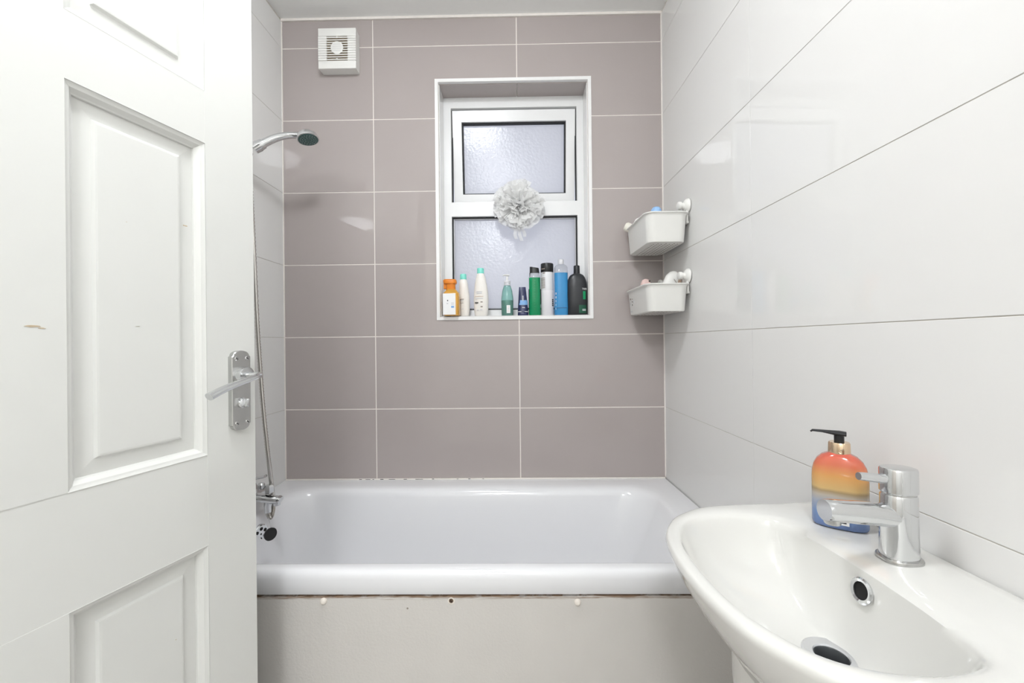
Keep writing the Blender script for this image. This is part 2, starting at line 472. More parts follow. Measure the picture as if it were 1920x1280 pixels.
for z0, z1 in ((z_lb, z_lt), (z_mb, z_mt), (z_tb, z_tt)):
    box('muntin', ul1, u_l, .0003, DTH, z0, z1, 'door', door)
    for a, b in ((ul0, ul1), (u_l, u_r)):
        # stepped moulding sloping down to a raised and fielded panel
        def rc(i, y): return [(a+i, y, z0+i), (b-i, y, z0+i), (b-i, y, z1-i), (a+i, y, z1-i)]
        mo = loft_me([rc(0, .0), rc(.0, .001), rc(.004, .003), rc(.007, .004), rc(.012, .011), rc(.014, .0125), rc(.0145, .0165), rc(.0145, .02), rc(0, .02)], False, False)
        link('moulding', mo, 'door', door)
        pn = loft_me([rc(.0146, .0225), rc(.0146, .0165), rc(.038, .0145), rc(.041, .0105), rc(.044, .010)], True, True)
        link('panel', pn, 'door', door)

# scuffs in the paint
MT['scuff'] = mat('brown_scuff', srgb(196, 178, 150), .6, var=.2, scale=300)
for (sx_, sy_, w, h, dep) in ((60, 611, .022, .0035, 0.), (78, 615, .010, .002, 0.), (347, 423, .012, .003, .0102), (237, 416, .003, .0012, .0102), (258, 612, .010, .002, .0102), (330, 1199, .003, .003, .0102)):
    u0, v0 = dpx(sx_, sy_, dep)
    P = [(u0+w*.5*math.cos(a)*(.6+.4*random.random()), dep-.0002, v0+h*.5*math.sin(a)*(.5+.5*random.random())) for a in [2*PI*i/11 for i in range(11)]]
    link('paint_scuff', loft_me([P, [(x, dep+.0004, z) for x, y, z in P]]), 'scuff', door)

# lever handle on a long backplate
pc = ((dpx(446, 657)[0]+dpx(446, 806)[0])/2, (dpx(446, 657)[1]+dpx(446, 806)[1])/2)
ph = (dpx(446, 657)[1]-dpx(446, 806)[1])/2; pw = .0215
hd = bpy.data.objects.new('door_handle', None); COL.objects.link(hd); hd.parent = door; hd.location = (pc[0], 0, pc[1])
def plate_outline(w, h):
    P = []
    for s in (1, -1):
        P += [(s*w, s*(h-.016)), (s*w, s*(h-.0125)), (s*(w-.003), s*(h-.0105))]
        P += [(s*(w-.003)*math.cos(PI*i/10), s*(h-.0105+.0105*math.sin(PI*i/10)**.9)) for i in range(1, 10)]
        P += [(-s*(w-.003), s*(h-.0105)), (-s*w, s*(h-.0125)), (-s*w, s*(h-.016))]
    return P
ol = plate_outline(pw, ph); cs = lambda k, y: [(x*k, y, z*(1-(1-k)*.3)) for x, z in ol]
link('backplate', loft_me([cs(1, 0), cs(1, -.009), cs(.95, -.0105)]), 'chrome_dull', hd, smooth=25)
rotY = Matrix.Rotation(PI/2, 4, 'X')           # local z of a lathe -> -y (towards the viewer)
for x in (-.012, .012):
    for z in (ph-.016, -ph+.016):
        link('screw', xf(lathe_me([(.0045, 0), (.0045, .0015), (.003, .0028)], 14), rotY), 'chrome_dull', hd, (x, -.0095, z), smooth=30)
        box('screw_slot', -.003, .003, -.0005, 0, -.0006, .0006, 'hole', hd, loc=(x, -.0124, z), rot=(0, .6, 0))
zb = dpx(446, 703)[1]-pc[1]
link('boss', xf(lathe_me([(.0175, 0), (.0175, .012), (.0165, .016), (.012, .0165)], 28), rotY), 'chrome', hd, (0, -.010, zb), smooth=35)
lv = spline([(.0, -.014, zb), (.004, -.034, zb+.001), (.006, -.048, zb+.001), (-.004, -.055, zb-.001), (-.035, -.056, zb-.008), (-.075, -.055, zb-.019), (-.105, -.055, zb-.030)], 6)
nl = len(lv)
link('lever', tube_me(lv, [.0080 - .0012*math.sin(PI*i/nl)+.0010*(i/nl)**2 for i in range(nl)], 18, flat=.8), 'chrome', hd, smooth=45)
zt_ = dpx(447, 754)[1]-pc[1]
link('turn_button', xf(lathe_me([(.0105, 0), (.0105, .003), (.009, .0045)], 24), rotY), 'chrome', hd, (0, -.0105, zt_), smooth=30)
box('turn_grip', -.0028, .0028, -.016, 0, -.0085, .0085, 'chrome', hd, bev=.0015, loc=(0, -.012, zt_), rot=(0, .25, 0))

# door frame and the short wall that carries the hinges
hx, hy = hinge.x, hinge.y
struct(box('wall_return', XL, hx-.06, hy-.14, hy-.02, 0, ZC, 'plaster'), 'short white wall carrying the door frame')
struct(box('trim_5', hx-.06, hx-.012, hy-.15, hy-.012, 0, 2.02, 'door', bev=.003), 'white timber door jamb')

# ------------------------------------------------------------------ bath
RIM = .5406
def skew(p):
    x, y, z = p; t = (x-XL)/(XR-XL); return (x + GA*(-y)*t, y, z)
bx0, bx1 = XL+.002, XR-.0045
bath = thing('bathtub', 'white enamel bathtub built in below the window', 'bathtub', (0, 0, 0))
YF = -.700
R_ = []
def add(x0, x1, y0, y1, r, z): R_.append([skew(p) for p in rr_ring(x0, x1, y0, y1, r, z, 10)])
add(bx0+.03, bx1-.03, YF+.022, -.03, .008, .4815)
add(bx0, bx1, YF+.002, -.002, .008, .4815)
add(bx0, bx1, YF, -.002, .008, .485)
add(bx0, bx1, YF, -.002, .008, .520)
add(bx0, bx1, YF+.002, -.002, .008, .530)
add(bx0, bx1, YF+.007, -.002, .008, .537)
add(bx0, bx1, YF+.014, -.002, .010, .540)
add(bx0+.004, bx1-.004, YF+.022, -.006, .014, RIM)
add(bx0+.060, bx1-.065, YF+.034, -.075, .085, .5400)
add(bx0+.080, bx1-.085, YF+.040, -.095, .100, .5385)
add(bx0+.090, bx1-.098, YF+.046, -.108, .110, .534)
add(bx0+.098, bx1-.108, YF+.051, -.116, .115, .525)
add(bx0+.103, bx1-.118, YF+.055, -.121, .118, .510)
add(bx0+.112, bx1-.150, YF+.064, -.130, .120, .44)
add(bx0+.125, bx1-.205, YF+.076, -.142, .120, .33)
add(bx0+.145, bx1-.260, YF+.092, -.156, .115, .24)
add(bx0+.165, bx1-.300, YF+.112, -.176, .105, .200)
add(bx0+.195, bx1-.335, YF+.140, -.205, .090, .180)
add(bx0+.240, bx1-.380, YF+.190, -.255, .060, .172)
link('tub', loft_me(R_, False, True), 'enamel', bath, smooth=50)
# outer legs of the tub stay behind the panel
for x in (-.2, 1.0):
    box('foot', x-.02, x+.02, -.40, -.30, .0, .171, 'print_dark', bath)
# sealant along the tiled edge, with mould specks
box('sealant', bx0, bx1, -.009, -.0008, RIM-.002, RIM+.004, 'grout_white', bath, bev=.0015)
for px, w in ((676, 5), (690, 9), (700, 3), (716, 6), (735, 12), (760, 6), (786, 14), (812, 4), (858, 3), (880, 4), (906, 3)):
    p = at_y(px, 899, -.009); box('mould_speck', p.x-w/900, p.x+w/900, -.0096, -.0088, RIM+.0012, RIM+.0026+.0004*(px % 3), 'hole', bath)
# overflow grid on the tap end
ox = bx0+.105
ov = bpy.data.objects.new('overflow', None); COL.objects.link(ov); ov.parent = bath
pov = at_d(489, 1000, 1.395)
ov.location = (ox-.0005, pov.y, pov.z); ov.rotation_euler = (0, PI/2+.12, -.28)
link('overflow_plate', lathe_me([(.031, -.004), (.031, .003), (.028, .006), (.010, .0075)], 32), 'chrome', ov, smooth=30)
for k in range(7):
    a = 2*PI*k/6; r = 0 if k == 6 else .0175
    link('overflow_hole', lathe_me([(.0058 if k < 6 else .003, .0), (.0058 if k < 6 else .003, .0012)], 12), 'hole', ov, (r*math.cos(a), r*math.sin(a), .0068 if k == 6 else .0064))
# plug on its chain
pp = at_d(507, 1001, 1.36)
plug = link('plug', xf(lathe_me([(.017, -.008), (.0195, -.004), (.0205, .002), (.019, .005), (.010, .0055)], 28), Matrix.Rotation(PI/2, 4, 'Y') @ Matrix.Rotation(.5, 4, 'X')), 'rubber', bath, tuple(pp), (0, 0, -.02), smooth=35)
c0 = at_d(504, 972, 1.37); c1 = pp + Vector((.002, 0, .022))
nb = 16
chain = merge_me(*[xf(lathe_me([(.0004, -.0016), (.0013, -.0008), (.0013, .0008), (.0004, .0016)], 8), Matrix.Translation(c0.lerp(c1, i/(nb-1))+Vector((0, 0, .0006*(i % 2))))) for i in range(nb)])
link('plug_chain', chain, 'chrome', bath, smooth=40)

# bath panel
PZ = .4768
panel = thing('bath_surround', 'white painted board closing the bath side, stained and peeling along its top edge', 'bath surround', (0, -.6828, 0))
MT['panel'] = panel_mat(PZ)
nx = 160; top = []
pv = []; pf = []
for i in range(nx+1):
    x = bx0+(xr_at(-.68)-.006-bx0)*i/nx
    rag = 0 if i in (0, nx) else (random.random()**3)*.0035*(1 if i < nx*.8 else .4)
    for (y, z) in ((0, .002), (-.0135, .002), (-.0135, PZ-.010), (-.0135-random.random()*.0008, PZ-.004), (-.0125, PZ-rag), (0, PZ-rag*.5)):
        pv.append((x, y, z))
for i in range(nx):
    for k in range(6):
        pf.append([i*6+k, (i+1)*6+k, (i+1)*6+(k+1) % 6, i*6+(k+1) % 6])
pf += [list(range(6)), list(range(nx*6, nx*6+6))]
link('board', mesh('board', pv, pf), 'panel', panel, smooth=30)
for i, px in enumerate((607, 846, 1083)):
    p = at_y(px, 1126 if i < 2 else 1128, -.697)
    if i == 1:
        s = link('screw_cup', xf(lathe_me([(.0085, 0), (.0085, .0015), (.0065, .002), (.005, .0005)], 20), rotY), 'paint_cap', panel, (p.x, -.0134, p.z), smooth=30)
        link('screw_head', xf(lathe_me([(.0052, 0), (.0052, .001), (.003, .0016)], 14), rotY), 'rust', s, (0, -.0006, 0), smooth=30)
        box('screw_slot', -.0035, .0035, -.0003, 0, -.0007, .0007, 'hole', s, loc=(0, -.0023, 0), rot=(0, .8, 0))
    else:
        link('screw_cap', xf(lathe_me([(.0082, 0), (.0082, .003), (.0072, .006), (.0045, .0085), (.001, .0092)], 20), rotY), 'paint_cap', panel, (p.x, -.0134, p.z), smooth=50)

# ------------------------------------------------------------------ bath shower mixer with hose and handset
DM = 1.395
sp_e = at_d(528, 937, DM)
ym, zm = sp_e.y, sp_e.z+.002
mx = thing('bath_mixer_tap', 'chrome bath and shower mixer tap over the tub end', 'tap', (XL, ym, 0))
xo = XL
link('body', tube_me([(.062, -.085, zm+.004), (.062, -.07, zm+.004), (.062, .07, zm+.004), (.062, .085, zm+.004)], [.017, .023, .023, .017], 20), 'chrome', mx, smooth=40)
for s in (-1, 1):
    link('wall_flange', tube_me([(.0, s*.07, zm+.004), (.008, s*.07, zm+.004), (.016, s*.07, zm+.004), (.062, s*.07, zm+.004)], [.032, .032, .015, .015], 20), 'chrome', mx, smooth=40)
xe = sp_e.x-XL
link('spout', tube_me(spline([(.07, 0, zm+.008), (.11, 0, zm+.006), (xe-.03, 0, zm), (xe-.008, 0, zm-.001), (xe, 0, zm-.003)], 5), [.020]*8+[.018]*8+[.016]*3+[.012, .004], 20, flat=.72), 'chrome', mx, smooth=50)
link('aerator', lathe_me([(.0105, -.013), (.0115, -.011), (.0115, .004)], 20), 'chrome', mx, (xe-.016, 0, zm-.006), smooth=40)
# cartridge dome, hexagonal nut and lever plate
link('cartridge', lathe_me([(.021, 0), (.021, .026), (.018, .036), (.012, .040)], 24), 'chrome', mx, (.075, 0, zm+.016), smooth=40)
link('lever', tube_me(spline([(.03, 0, zm+.060), (.065, 0, zm+.068), (.10, 0, zm+.072), (.128, 0, zm+.078)], 5), [.012]*10+[.011]*6, 16, flat=.4), 'chrome', mx, smooth=50)
lvp = at_d(505, 916, DM)-Vector((XL, ym, 0))
link('diverter_nut', lathe_me([(.013, -.014), (.015, -.011), (.015, .008), (.011, .014)], 6), 'chrome', mx, (lvp.x, 0, lvp.z), smooth=20)
link('diverter_knob', lathe_me([(.008, 0), (.011, .004), (.011, .016), (.008, .020)], 12), 'chrome', mx, (lvp.x-.022, -.008, lvp.z+.002), smooth=30)
oc = at_d(502, 950, DM)-Vector((XL, ym, 0))
link('hose_outlet', lathe_me([(.008, -.020), (.0105, -.018), (.0105, 0), (.012, .004), (.012, .018)], 18), 'chrome', mx, (oc.x, 0, oc.z), smooth=40)

hs = thing('shower_handset', 'chrome hand shower with teal-grey spray face, hose hanging down', 'shower head', (XL, at_d(482, 272, 1.45).y, 1.80))
HL = Vector(hs.location)
L = lambda p: tuple(Vector(p)-HL)
h0, h1, h2, h3, h4 = at_d(474, 281, 1.44), at_d(493, 268, 1.455), at_d(515, 259, 1.47), at_d(541, 253.5, 1.485), at_d(565, 254, 1.497)
link('bracket', merge_me(tube_me([(.002, 0, h1.z-HL.z-.012), (.01, 0, h1.z-HL.z-.012), (.02, 0, h1.z-HL.z-.012), (h1.x-HL.x-.012, 0, h1.z-HL.z-.009)], [.026, .026, .013, .012], 18),
     tube_me([L(at_d(476, 279, 1.443)), L(at_d(486, 273, 1.449))], [.0175, .0195], 18)), 'chrome', hs, smooth=40)
link('collar', tube_me([L(at_d(485, 273.5, 1.449)), L(at_d(488, 272, 1.451)), L(at_d(493.5, 269, 1.455))], [.017, .0178, .0165], 18), 'chrome', hs, smooth=30)
link('handle', tube_me([L(p) for p in spline([at_d(490, 270.5, 1.453), h2, h3, h4], 6)], [.0148-.0040*min(1, i/14) for i in range(19)], 18), 'chrome', hs, smooth=50)
hc = at_d(577.5, 260, 1.50)
nrm = Vector((.24, -.10, -.95)).normalized()
q = nrm.to_track_quat('Z', 'Y').to_matrix().to_4x4()
head = link('spray_head', xf(lathe_me([(.012, -.028), (.024, -.022), (.034, -.012), (.0375, -.002), (.037, .003), (.034, .004)], 36), q), 'chrome', hs, L(hc), smooth=45)
link('spray_face', xf(lathe_me([(.0335, 0), (.0335, .0045), (.028, .0056), (.001, .0058)], 36), q), 'shower_face', head, smooth=30)
noz = []
for rr, nn in ((.026, 18), (.019, 12), (.011, 7)):
    for k in range(nn):
        a = 2*PI*k/nn; noz.append(xf(lathe_me([(.0013, .0), (.0010, .0018)], 6), Matrix.Translation((rr*math.cos(a), rr*math.sin(a), .0055))))
link('spray_nozzles', xf(merge_me(*noz), q), 'nozzle', head)
# ribbed steel hose
hp = [at_d(470, 287, 1.437), at_d(468, 310, 1.425), at_d(471.5, 380, 1.42), at_d(476.5, 480, 1.415), at_d(482, 600, 1.41), at_d(487, 680, 1.41), at_d(493, 760, 1.408), at_d(501, 840, 1.405), at_d(507.5, 895, 1.417), at_d(511.5, 930, 1.425), at_d(512.3, 955, 1.42), at_d(507.5, 970, 1.41), at_d(502.5, 963, 1.40), at_d(502, 955, 1.395)]
path = spline(hp, 28)
link('hose', tube_me([L(p) for p in path], [.0066 + (.0007 if i % 2 else -.0005) for i in range(len(path))], 10), 'steel_hose', hs, smooth=60)

# ------------------------------------------------------------------ extractor fan
fa, fb = at_y(596, 53, -.045), at_y(667.5, 127.5, -.045)
fcx, fcz, fw, fh = (fa.x+fb.x)/2, (fa.z+fb.z)/2, (fb.x-fa.x)/2, (fa.z-fb.z)/2
fan = thing('extractor_fan', 'square white extractor fan with slatted grille on the taupe wall', 'fan', (fcx, 0, fcz))
fp = lambda w, h, y: [(-w, y, -h), (w, y, -h), (w, y, h), (-w, y, h)]
link('housing', loft_me([fp(fw-.002, fh-.002, -.0008), fp(fw-.001, fh-.001, -.034), fp(fw-.004, fh-.004, -.036)]), 'plastic_white', fan)
ns = 10; gz = fh*.60; pitch = 2*gz/ns; cwid = fw*.56
box('cover_band', -fw, fw, -.045, -.034, gz+.0008, fh, 'plastic_white', fan, bev=.0018)
box('cover_band', -fw, fw, -.045, -.034, -fh, -gz-.0008, 'plastic_white', fan, bev=.0018)
box('dusty_backing', -cwid, cwid, -.0372, -.0355, -gz, gz, 'dust', fan)
for i in range(ns):
    z0 = -gz+i*pitch; g = .0006
    xs_ = [-fw, -cwid, cwid, fw]
    me = merge_me(box_me(-fw, -cwid, -.045, -.0372, z0+g, z0+pitch-g), box_me(cwid, fw, -.045, -.0372, z0+g, z0+pitch-g), box_me(-cwid, cwid, -.0448, -.0420, z0+pitch*.28, z0+pitch*.66))
    link('slat', me, 'plastic_white', fan)
dm = xf(lathe_me([(.0260, 0), (.0260, .0012), (.0245, .0020)], 32), rotY)
link('centre_disc', dm, 'plastic_white', fan, (0, -.0446, .002), smooth=30)
for i in range(4):
    zz = -.013+i*.0088
    w = math.sqrt(.021**2-zz**2)*.9
    box('disc_groove', -w, w, -.0006, 0, -.0004, .0004, 'print_pale', fan, loc=(0, -.0464, zz+.002))
for z in (gz-.5*pitch, -gz+.5*pitch):
    link('screw_boss', xf(lathe_me([(.0042, 0), (.0042, .001), (.003, .0018)], 14), rotY), 'plastic_white', fan, (0, -.0446, z), smooth=40)

# ------------------------------------------------------------------ ceiling lamp and added landing fill light
def ceiling_lamp(loc, label, mt, k=1.):
    t = thing('ceiling_light', label, 'light', loc)
    link('base_ring', lathe_me([(a*k, z) for a, z in ((.118, 0), (.124, -.002), (.124, -.009), (.120, -.011), (.116, -.010))], 48, cap1=False), 'plastic_white', t, smooth=40)
    link('diffuser', lathe_me([(a*k, z) for a, z in ((.122, -.010), (.130, -.022), (.130, -.040), (.122, -.058), (.100, -.071), (.060, -.079), (.002, -.081))], 48), mt, t, smooth=60)
    return t
ceiling_lamp((.328, -1.202, ZC), 'round white flush ceiling light above the bathroom', 'lamp_main')
ceiling_lamp((.40, -2.90, ZC), 'round white flush fill light added on the unseen landing', 'fill_hall', 1.5)  # unseen lamp added behind the camera for soft light from the front

# ------------------------------------------------------------------ wash basin
BO = Vector((xr_at(-1.135)-.0015, -1.135, 0))
basin = thing('wash_basin', 'white ceramic pedestal wash basin fixed to the pale tiled wall', 'wash basin', BO, RROT)
oc_ = [(.402, 0), (.398, .06), (.384, .12), (.352, .172), (.314, .204), (.27, .228), (.20, .240), (.10, .247), (.0, .250), (0, .14), (0, 0)]
ic_ = [(.377, 0), (.374, .06), (.361, .108), (.336, .150), (.300, .172), (.24, .183), (.18, .172), (.157, .145), (.149, .10), (.145, .05), (.144, 0)]
def half(c, k=6):
    s = spline([(a, b, 0) for a, b in c], k); return [(max(p.x, 0), max(p.y, 0)) for p in s]
def full(c):
    h = half(c); return h + [(v, -s) for v, s in h[-2:0:-1]]
OC, IC = full(oc_), full(ic_)
DR = (.186, -.012); DZ = .650
lerp2 = lambda A, B, t: [(a[0]+(b[0]-a[0])*t, a[1]+(b[1]-a[1])*t) for a, b in zip(A, B)]
ctr = [(.13, 0)]*len(OC); dr = [DR]*len(OC)
ring = lambda P, z: [(v, s, z) for v, s in P]
circ = []
for (v, s) in IC:
    a = math.atan2(s-DR[1], v-DR[0]); circ.append((DR[0]+.0235*math.cos(a), DR[1]+.0235*math.sin(a)))
BR = [ring(lerp2(OC, ctr, t), z) for t, z in ((.62, .600), (.55, .606), (.45, .622), (.33, .648), (.21, .682), (.11, .717), (.050, .744), (.020, .761), (.006, .771))]
BR += [ring(lerp2(OC, IC, t), z) for t, z in ((.0, .7765), (.03, .7808), (.10, .7845), (.22, .7862), (.5, .7868), (.78, .7860), (.92, .7832), (1., .778))]
for t, z in ((.03, .768), (.07, .752), (.13, .732), (.22, .709), (.34, .690), (.5, .674), (.7, .661), (.88, .654)):
    BR.append(ring(lerp2(IC, circ, t), z))
BR.append(ring(circ, DZ)); BR.append(ring(lerp2(circ, dr, .05), DZ-.03))
link('bowl', loft_me(BR, True, False), 'ceramic', basin, smooth=60)
dn = bpy.data.objects.new('drain', None); COL.objects.link(dn); dn.parent = basin; dn.location = (DR[0], DR[1], DZ+.0035)
MT['satin'] = mat('satin_metal', (.74, .745, .76), .32, .7)
link('drain_ring', lathe_me([(.036, -.001), (.036, .0012), (.034, .0026), (.0225, .0008), (.0212, -.002), (.0225, -.004)], 40, cap0=False, cap1=False), 'satin', dn, smooth=40)
link('drain_throat', lathe_me([(.0213, -.0015), (.0206, -.003), (.0206, -.030)], 40, cap0=False, cap1=False), mat('grey_throat', (.22, .23, .24), .3, .8), dn, smooth=40)
link('drain_well', lathe_me([(.0213, -.0295), (.001, -.0295)], 24), 'hole', dn)
box('drain_bar', -.021, .021, -.002, .002, -.024, -.020, 'chrome', dn)
box('drain_bar', -.002, .002, -.021, .021, -.0245, -.0205, 'chrome', dn)
# overflow ring in the back of the bowl
ofl = link('overflow_ring', lathe_me([(.0095, -.004), (.0150, -.002), (.0155, .001), (.0135, .0025), (.0105, .0015), (.0100, -.008)], 28, cap0=False, cap1=False), 'chrome', basin, (.1490, -.003, .751), (0, PI/2-.18, 0), smooth=45); ofl.scale = (1.15, 1.15, 1.)
link('overflow_hole', lathe_me([(.0102, -.003), (.0102, -.001)], 24), 'hole', ofl)

def dsec(v, w, z):
    return [(.012, -w, z)] + [(.012+(v-.012)*(max(0, math.cos(a))**.25), w*math.sin(a), z) for a in [(-PI/2)+PI*i/32 for i in range(1, 32)]] + [(.012, w, z)]
link('pedestal', loft_me([dsec(.310, .125, .002), dsec(.305, .120, .05), dsec(.295, .108, .25), dsec(.308, .110, .5), dsec(.318, .114, .600), dsec(.318, .114, .643), dsec(.312, .108, .645), dsec(.304, .100, .58), dsec(.290, .095, .45)], True, False), 'ceramic', basin, smooth=40)

# ------------------------------------------------------------------ basin tap
TPOS = at_z(1686, 1047, .787)
tap = thing('basin_mixer_tap', 'chrome single lever mixer tap on the basin ledge', 'tap', (TPOS.x, TPOS.y, .7866), RROT)
TS = .95
oval = lambda prof: loft_me([sq_ring(w*.82, d*.88, z*TS, 2.4, 36) for w, d, z in prof])
link('base_ring', oval([(.0335, .0270, 0), (.0335, .0270, .003), (.0325, .0260, .0050), (.030, .0235, .0055)]), 'chrome_dull', tap, smooth=35)
link('body', oval([(.0285, .0222, .004), (.0278, .0216, .03), (.0270, .0210, .07), (.0268, .0208, .098), (.0255, .0195, .1005)]), 'chrome', tap, smooth=35)
link('neck_ring', oval([(.0248, .0190, .099), (.0248, .0190, .104)]), 'chrome_dull', tap, smooth=35)
cap = link('handle_cap', oval([(.0262, .0202, .1030), (.0275, .0214, .1045), (.0275, .0214, .138), (.0262, .0203, .1405), (.020, .015, .1415)]), 'chrome', tap, smooth=35)
link('lever', tube_me([(.016, 0, .118), (.030, 0, .1185), (.053, 0, .1215), (.059, 0, .122)], [.0078, .0066, .0060, .0055], 18), 'chrome', cap, smooth=35)
spn = spline([(.006, 0, .063), (.028, 0, .0660), (.066, 0, .0695), (.094, 0, .0720), (.110, 0, .0730)], 4)
link('spout', tube_me(spn, [.0170]*5+[.0165]*4+[.0160]*5+[.0158, .0155, .0150], 24), 'chrome', tap, smooth=50)
link('aerator', lathe_me([(.0095, -.0045), (.0105, -.003), (.0105, .006)], 20), 'chrome_dull', tap, (.098, 0, .0575), smooth=35)

# ------------------------------------------------------------------ soap dispenser
SP = at_z(1575, 985, .787)
soap = thing('soap_dispenser', 'orange to blue shaded soap bottle with black pump on basin ledge', 'soap bottle', (SP.x, SP.y, .7872), -.62)
MT['sunset'] = ramp_mat('sunset_print', [(0, srgb(110, 136, 190)), (.20, srgb(126, 156, 205)), (.36, srgb(176, 182, 196)), (.44, srgb(200, 188, 172)), (.50, srgb(176, 152, 112)), (.54, srgb(226, 190, 128)), (.70, srgb(230, 172, 104)), (.86, srgb(226, 124, 92)), (1., srgb(222, 104, 86))], lo=0., hi=.132, trans=.25, noise=.03)
soap.scale = (.93, .93, .95)
SW, SD = .0425, .026
body = [(SW*.90, SD*.80, .000), (SW*.97, SD*.94, .002), (SW, SD, .006), (SW, SD, .085), (SW*.985, SD*.985, .098), (SW*.92, SD*.95, .110), (SW*.80, SD*.88, .120), (SW*.62, SD*.78, .1275), (SW*.42, SD*.68, .1315), (.0165, .0155, .133)]
link('bottle', loft_me([sq_ring(w, d, z, 2.8, 48) for w, d, z in body]), 'sunset', soap, smooth=40)
link('collar', lathe_me([(.0168, .1325), (.0172, .134), (.0166, .150), (.0155, .152)], 32), 'gold', soap, smooth=35)
link('pump_stem', lathe_me([(.0078, .151), (.0078, .1655)], 24), 'black', soap, smooth=35)
link('pump_head', xf(tube_me([(.0105, 0, .167), (0, 0, .1675), (-.010, 0, .168), (-.025, 0, .1690), (-.040, 0, .1690), (-.043, 0, .1665)], [.0095, .0105, .0085, .0055, .0045, .0035], 16, flat=.45), Matrix.Rotation(0., 4, 'Z')), 'black', soap, smooth=50)
box('sticker', -.0105, .0125, -SD-.0009, -SD+.0002, .010, .024, 'label_white', soap)
box('barcode', -.0065, .0085, -SD-.0012, -SD-.0008, .0135, .0205, 'print_dark', soap)

# ------------------------------------------------------------------ suction baskets on the right wall
def basket(tag, ztop, zbot, label, group='white suction baskets'):
    # local: x away from the wall, y towards the camera (0 at back corner side)
    y0 = .012; LN = .258; DPT = .150
    b = thing('suction_basket', label, 'basket', (XR-.0013, -.008, zbot), RROT, group)
    H = ztop-zbot
    g = .011
    def rg(i, z, r=.03): return rr_ring(g+i, g+DPT-i, y0+i, y0+LN-i, max(r-i*.5, .006), z, 7)
    tub = loft_me([rg(.010, 0), rg(.0085, .003), rg(.002, H-.010), rg(.0, H-.006), rg(-.0055, H-.004), rg(-.006, H-.0015), rg(-.004, H), rg(.003, H), rg(.0045, H-.008), rg(.0115, .004)], True, True)
    link('tub', tub, 'plastic_white', b, smooth=40)
    holes = []
    for i in range(7):
        for j in range(13):
            x, y = g+.024+i*.0145, y0+.024+j*.0155+(.007 if i % 2 else 0)
            if y < y0+LN-.022: holes.append(xf(lathe_me([(.0026, -.0005), (.0026, .0003)], 6), Matrix.Translation((x, y, 0))))
    link('drain_holes', merge_me(*holes), 'rust', b)
    for y in (y0+LN-.036, y0+.03):
        zz = H+.030
        link('suction_cup', xf(lathe_me([(.0255, .0015), (.0265, .003), (.0255, .007), (.020, .013), (.012, .017), (.010, .024), (.0135, .026), (.0145, .032), (.0135, .037), (.009, .0395)], 28), Matrix.Translation((0, y, zz)) @ Matrix.Rotation(PI/2, 4, 'Y')), 'plastic_white', b, smooth=40)
        box('hanger', .004, .0115, y-.012, y+.012, H-.034, H+.028, 'plastic_white', b, bev=.003)
        box('hook_tab', .0015, .011, y-.010, y+.010, H-.034, H-.026, 'plastic_white', b, bev=.002)
    return b, g, y0, LN, DPT
bk_u = basket('u', 1.558, 1.455, 'white plastic suction basket holding a blue capped bottle, the higher of two')
bk_l = basket('l', 1.309, 1.212, 'white plastic suction basket with a printed sticker, the lower of two')
# printed sticker on the long side of the lower basket (side facing away from the wall)
bl = bk_l[0]
for (y, z, w, h, c) in ((.060, .062, .010, .006, 'print_grey'), (.083, .060, .004, .003, 'print_grey'), (.080, .050, .004, .004, 'print_dark'), (.077, .038, .002, .006, 'print_dark'), (.100, .048, .003, .010, 'print_pale'), (.050, .046, .012, .001, 'print_pale'), (.050, .041, .012, .001, 'print_pale'), (.060, .014, .024, .001, 'print_pale'), (.060, .010, .024, .001, 'print_pale')):
    xx = bk_l[1]+bk_l[4]-.0085+.0075*(z/.088)
    box('sticker_print', xx-.0012, xx+.0007, y-w/2, y+w/2, z-h/2, z+h/2, c, bl)

# things in the baskets: world position from the basket frame
def inb(b, x, y, z): return Matrix.Translation(b.location) @ Matrix.Rotation(RROT, 4, 'Z') @ Vector((x, y, z))
bu = bk_u[0]
p = inb(bu, .088, .160, .0045)
t = thing('capped_bottle', 'small white bottle with sky blue domed cap in the higher basket', 'bottle', p)
link('bottle_body', lathe_me([(.014, 0), (.016, .003), (.016, .105), (.012, .113)], 24), 'plastic_white', t, smooth=40)
link('cap', lathe_me([(.0195, .110), (.0205, .114), (.0205, .128), (.018, .139), (.012, .147), (.003, .150)], 28), 'cap_blue', t, smooth=50)
def lying_tube(label, a, b, r0, r1, mt, capm):
    a, b = Vector(a), Vector(b); d = (b-a)
    t = thing('cream_tube', label, 'tube', tuple(a))
    link('tube_body', tube_me([(0, 0, 0), tuple(d*.02), tuple(d*.4), tuple(d*.72)], [r0*.8, r0, r0, r1], 20), mt, t, smooth=50)
    link('cap', tube_me([tuple(d*.72), tuple(d*.75), tuple(d*.95), tuple(d)], [r1*1.0, r1*1.12, r1*1.12, r1*.85], 20), capm, t, smooth=40)
ea = at_y(1172, 424, -.045)
lying_tube('cream coloured tube poking over the rim of the higher basket', inb(bu, .050, .075, .050), ea, .019, .0165, 'plastic_cream', 'plastic_cream')
eb = at_y(1197, 412, -.085)
lying_tube('off white tube resting inside the higher basket beside the blue cap', inb(bu, .115, .110, .030), eb, .018, .0165, 'plastic_cream', 'plastic_white')
p = inb(bl, .062, .165, .0045)
t = thing('oval_bottle', 'white oval bottle with tan side leaning in the lower basket', 'bottle', tuple(p)); t.scale = (1, 1, 1.25)
ob = loft_me([sq_ring(w, d, z, 2.2, 32, ox=z*.10) for w, d, z in ((.020, .013, 0), (.030, .019, .012), (.034, .021, .05), (.033, .020, .085), (.028, .017, .107), (.018, .011, .120), (.006, .004, .126))])
link('bottle_body', ob, 'plastic_white', t, rot=(0, .22, 0), smooth=60)
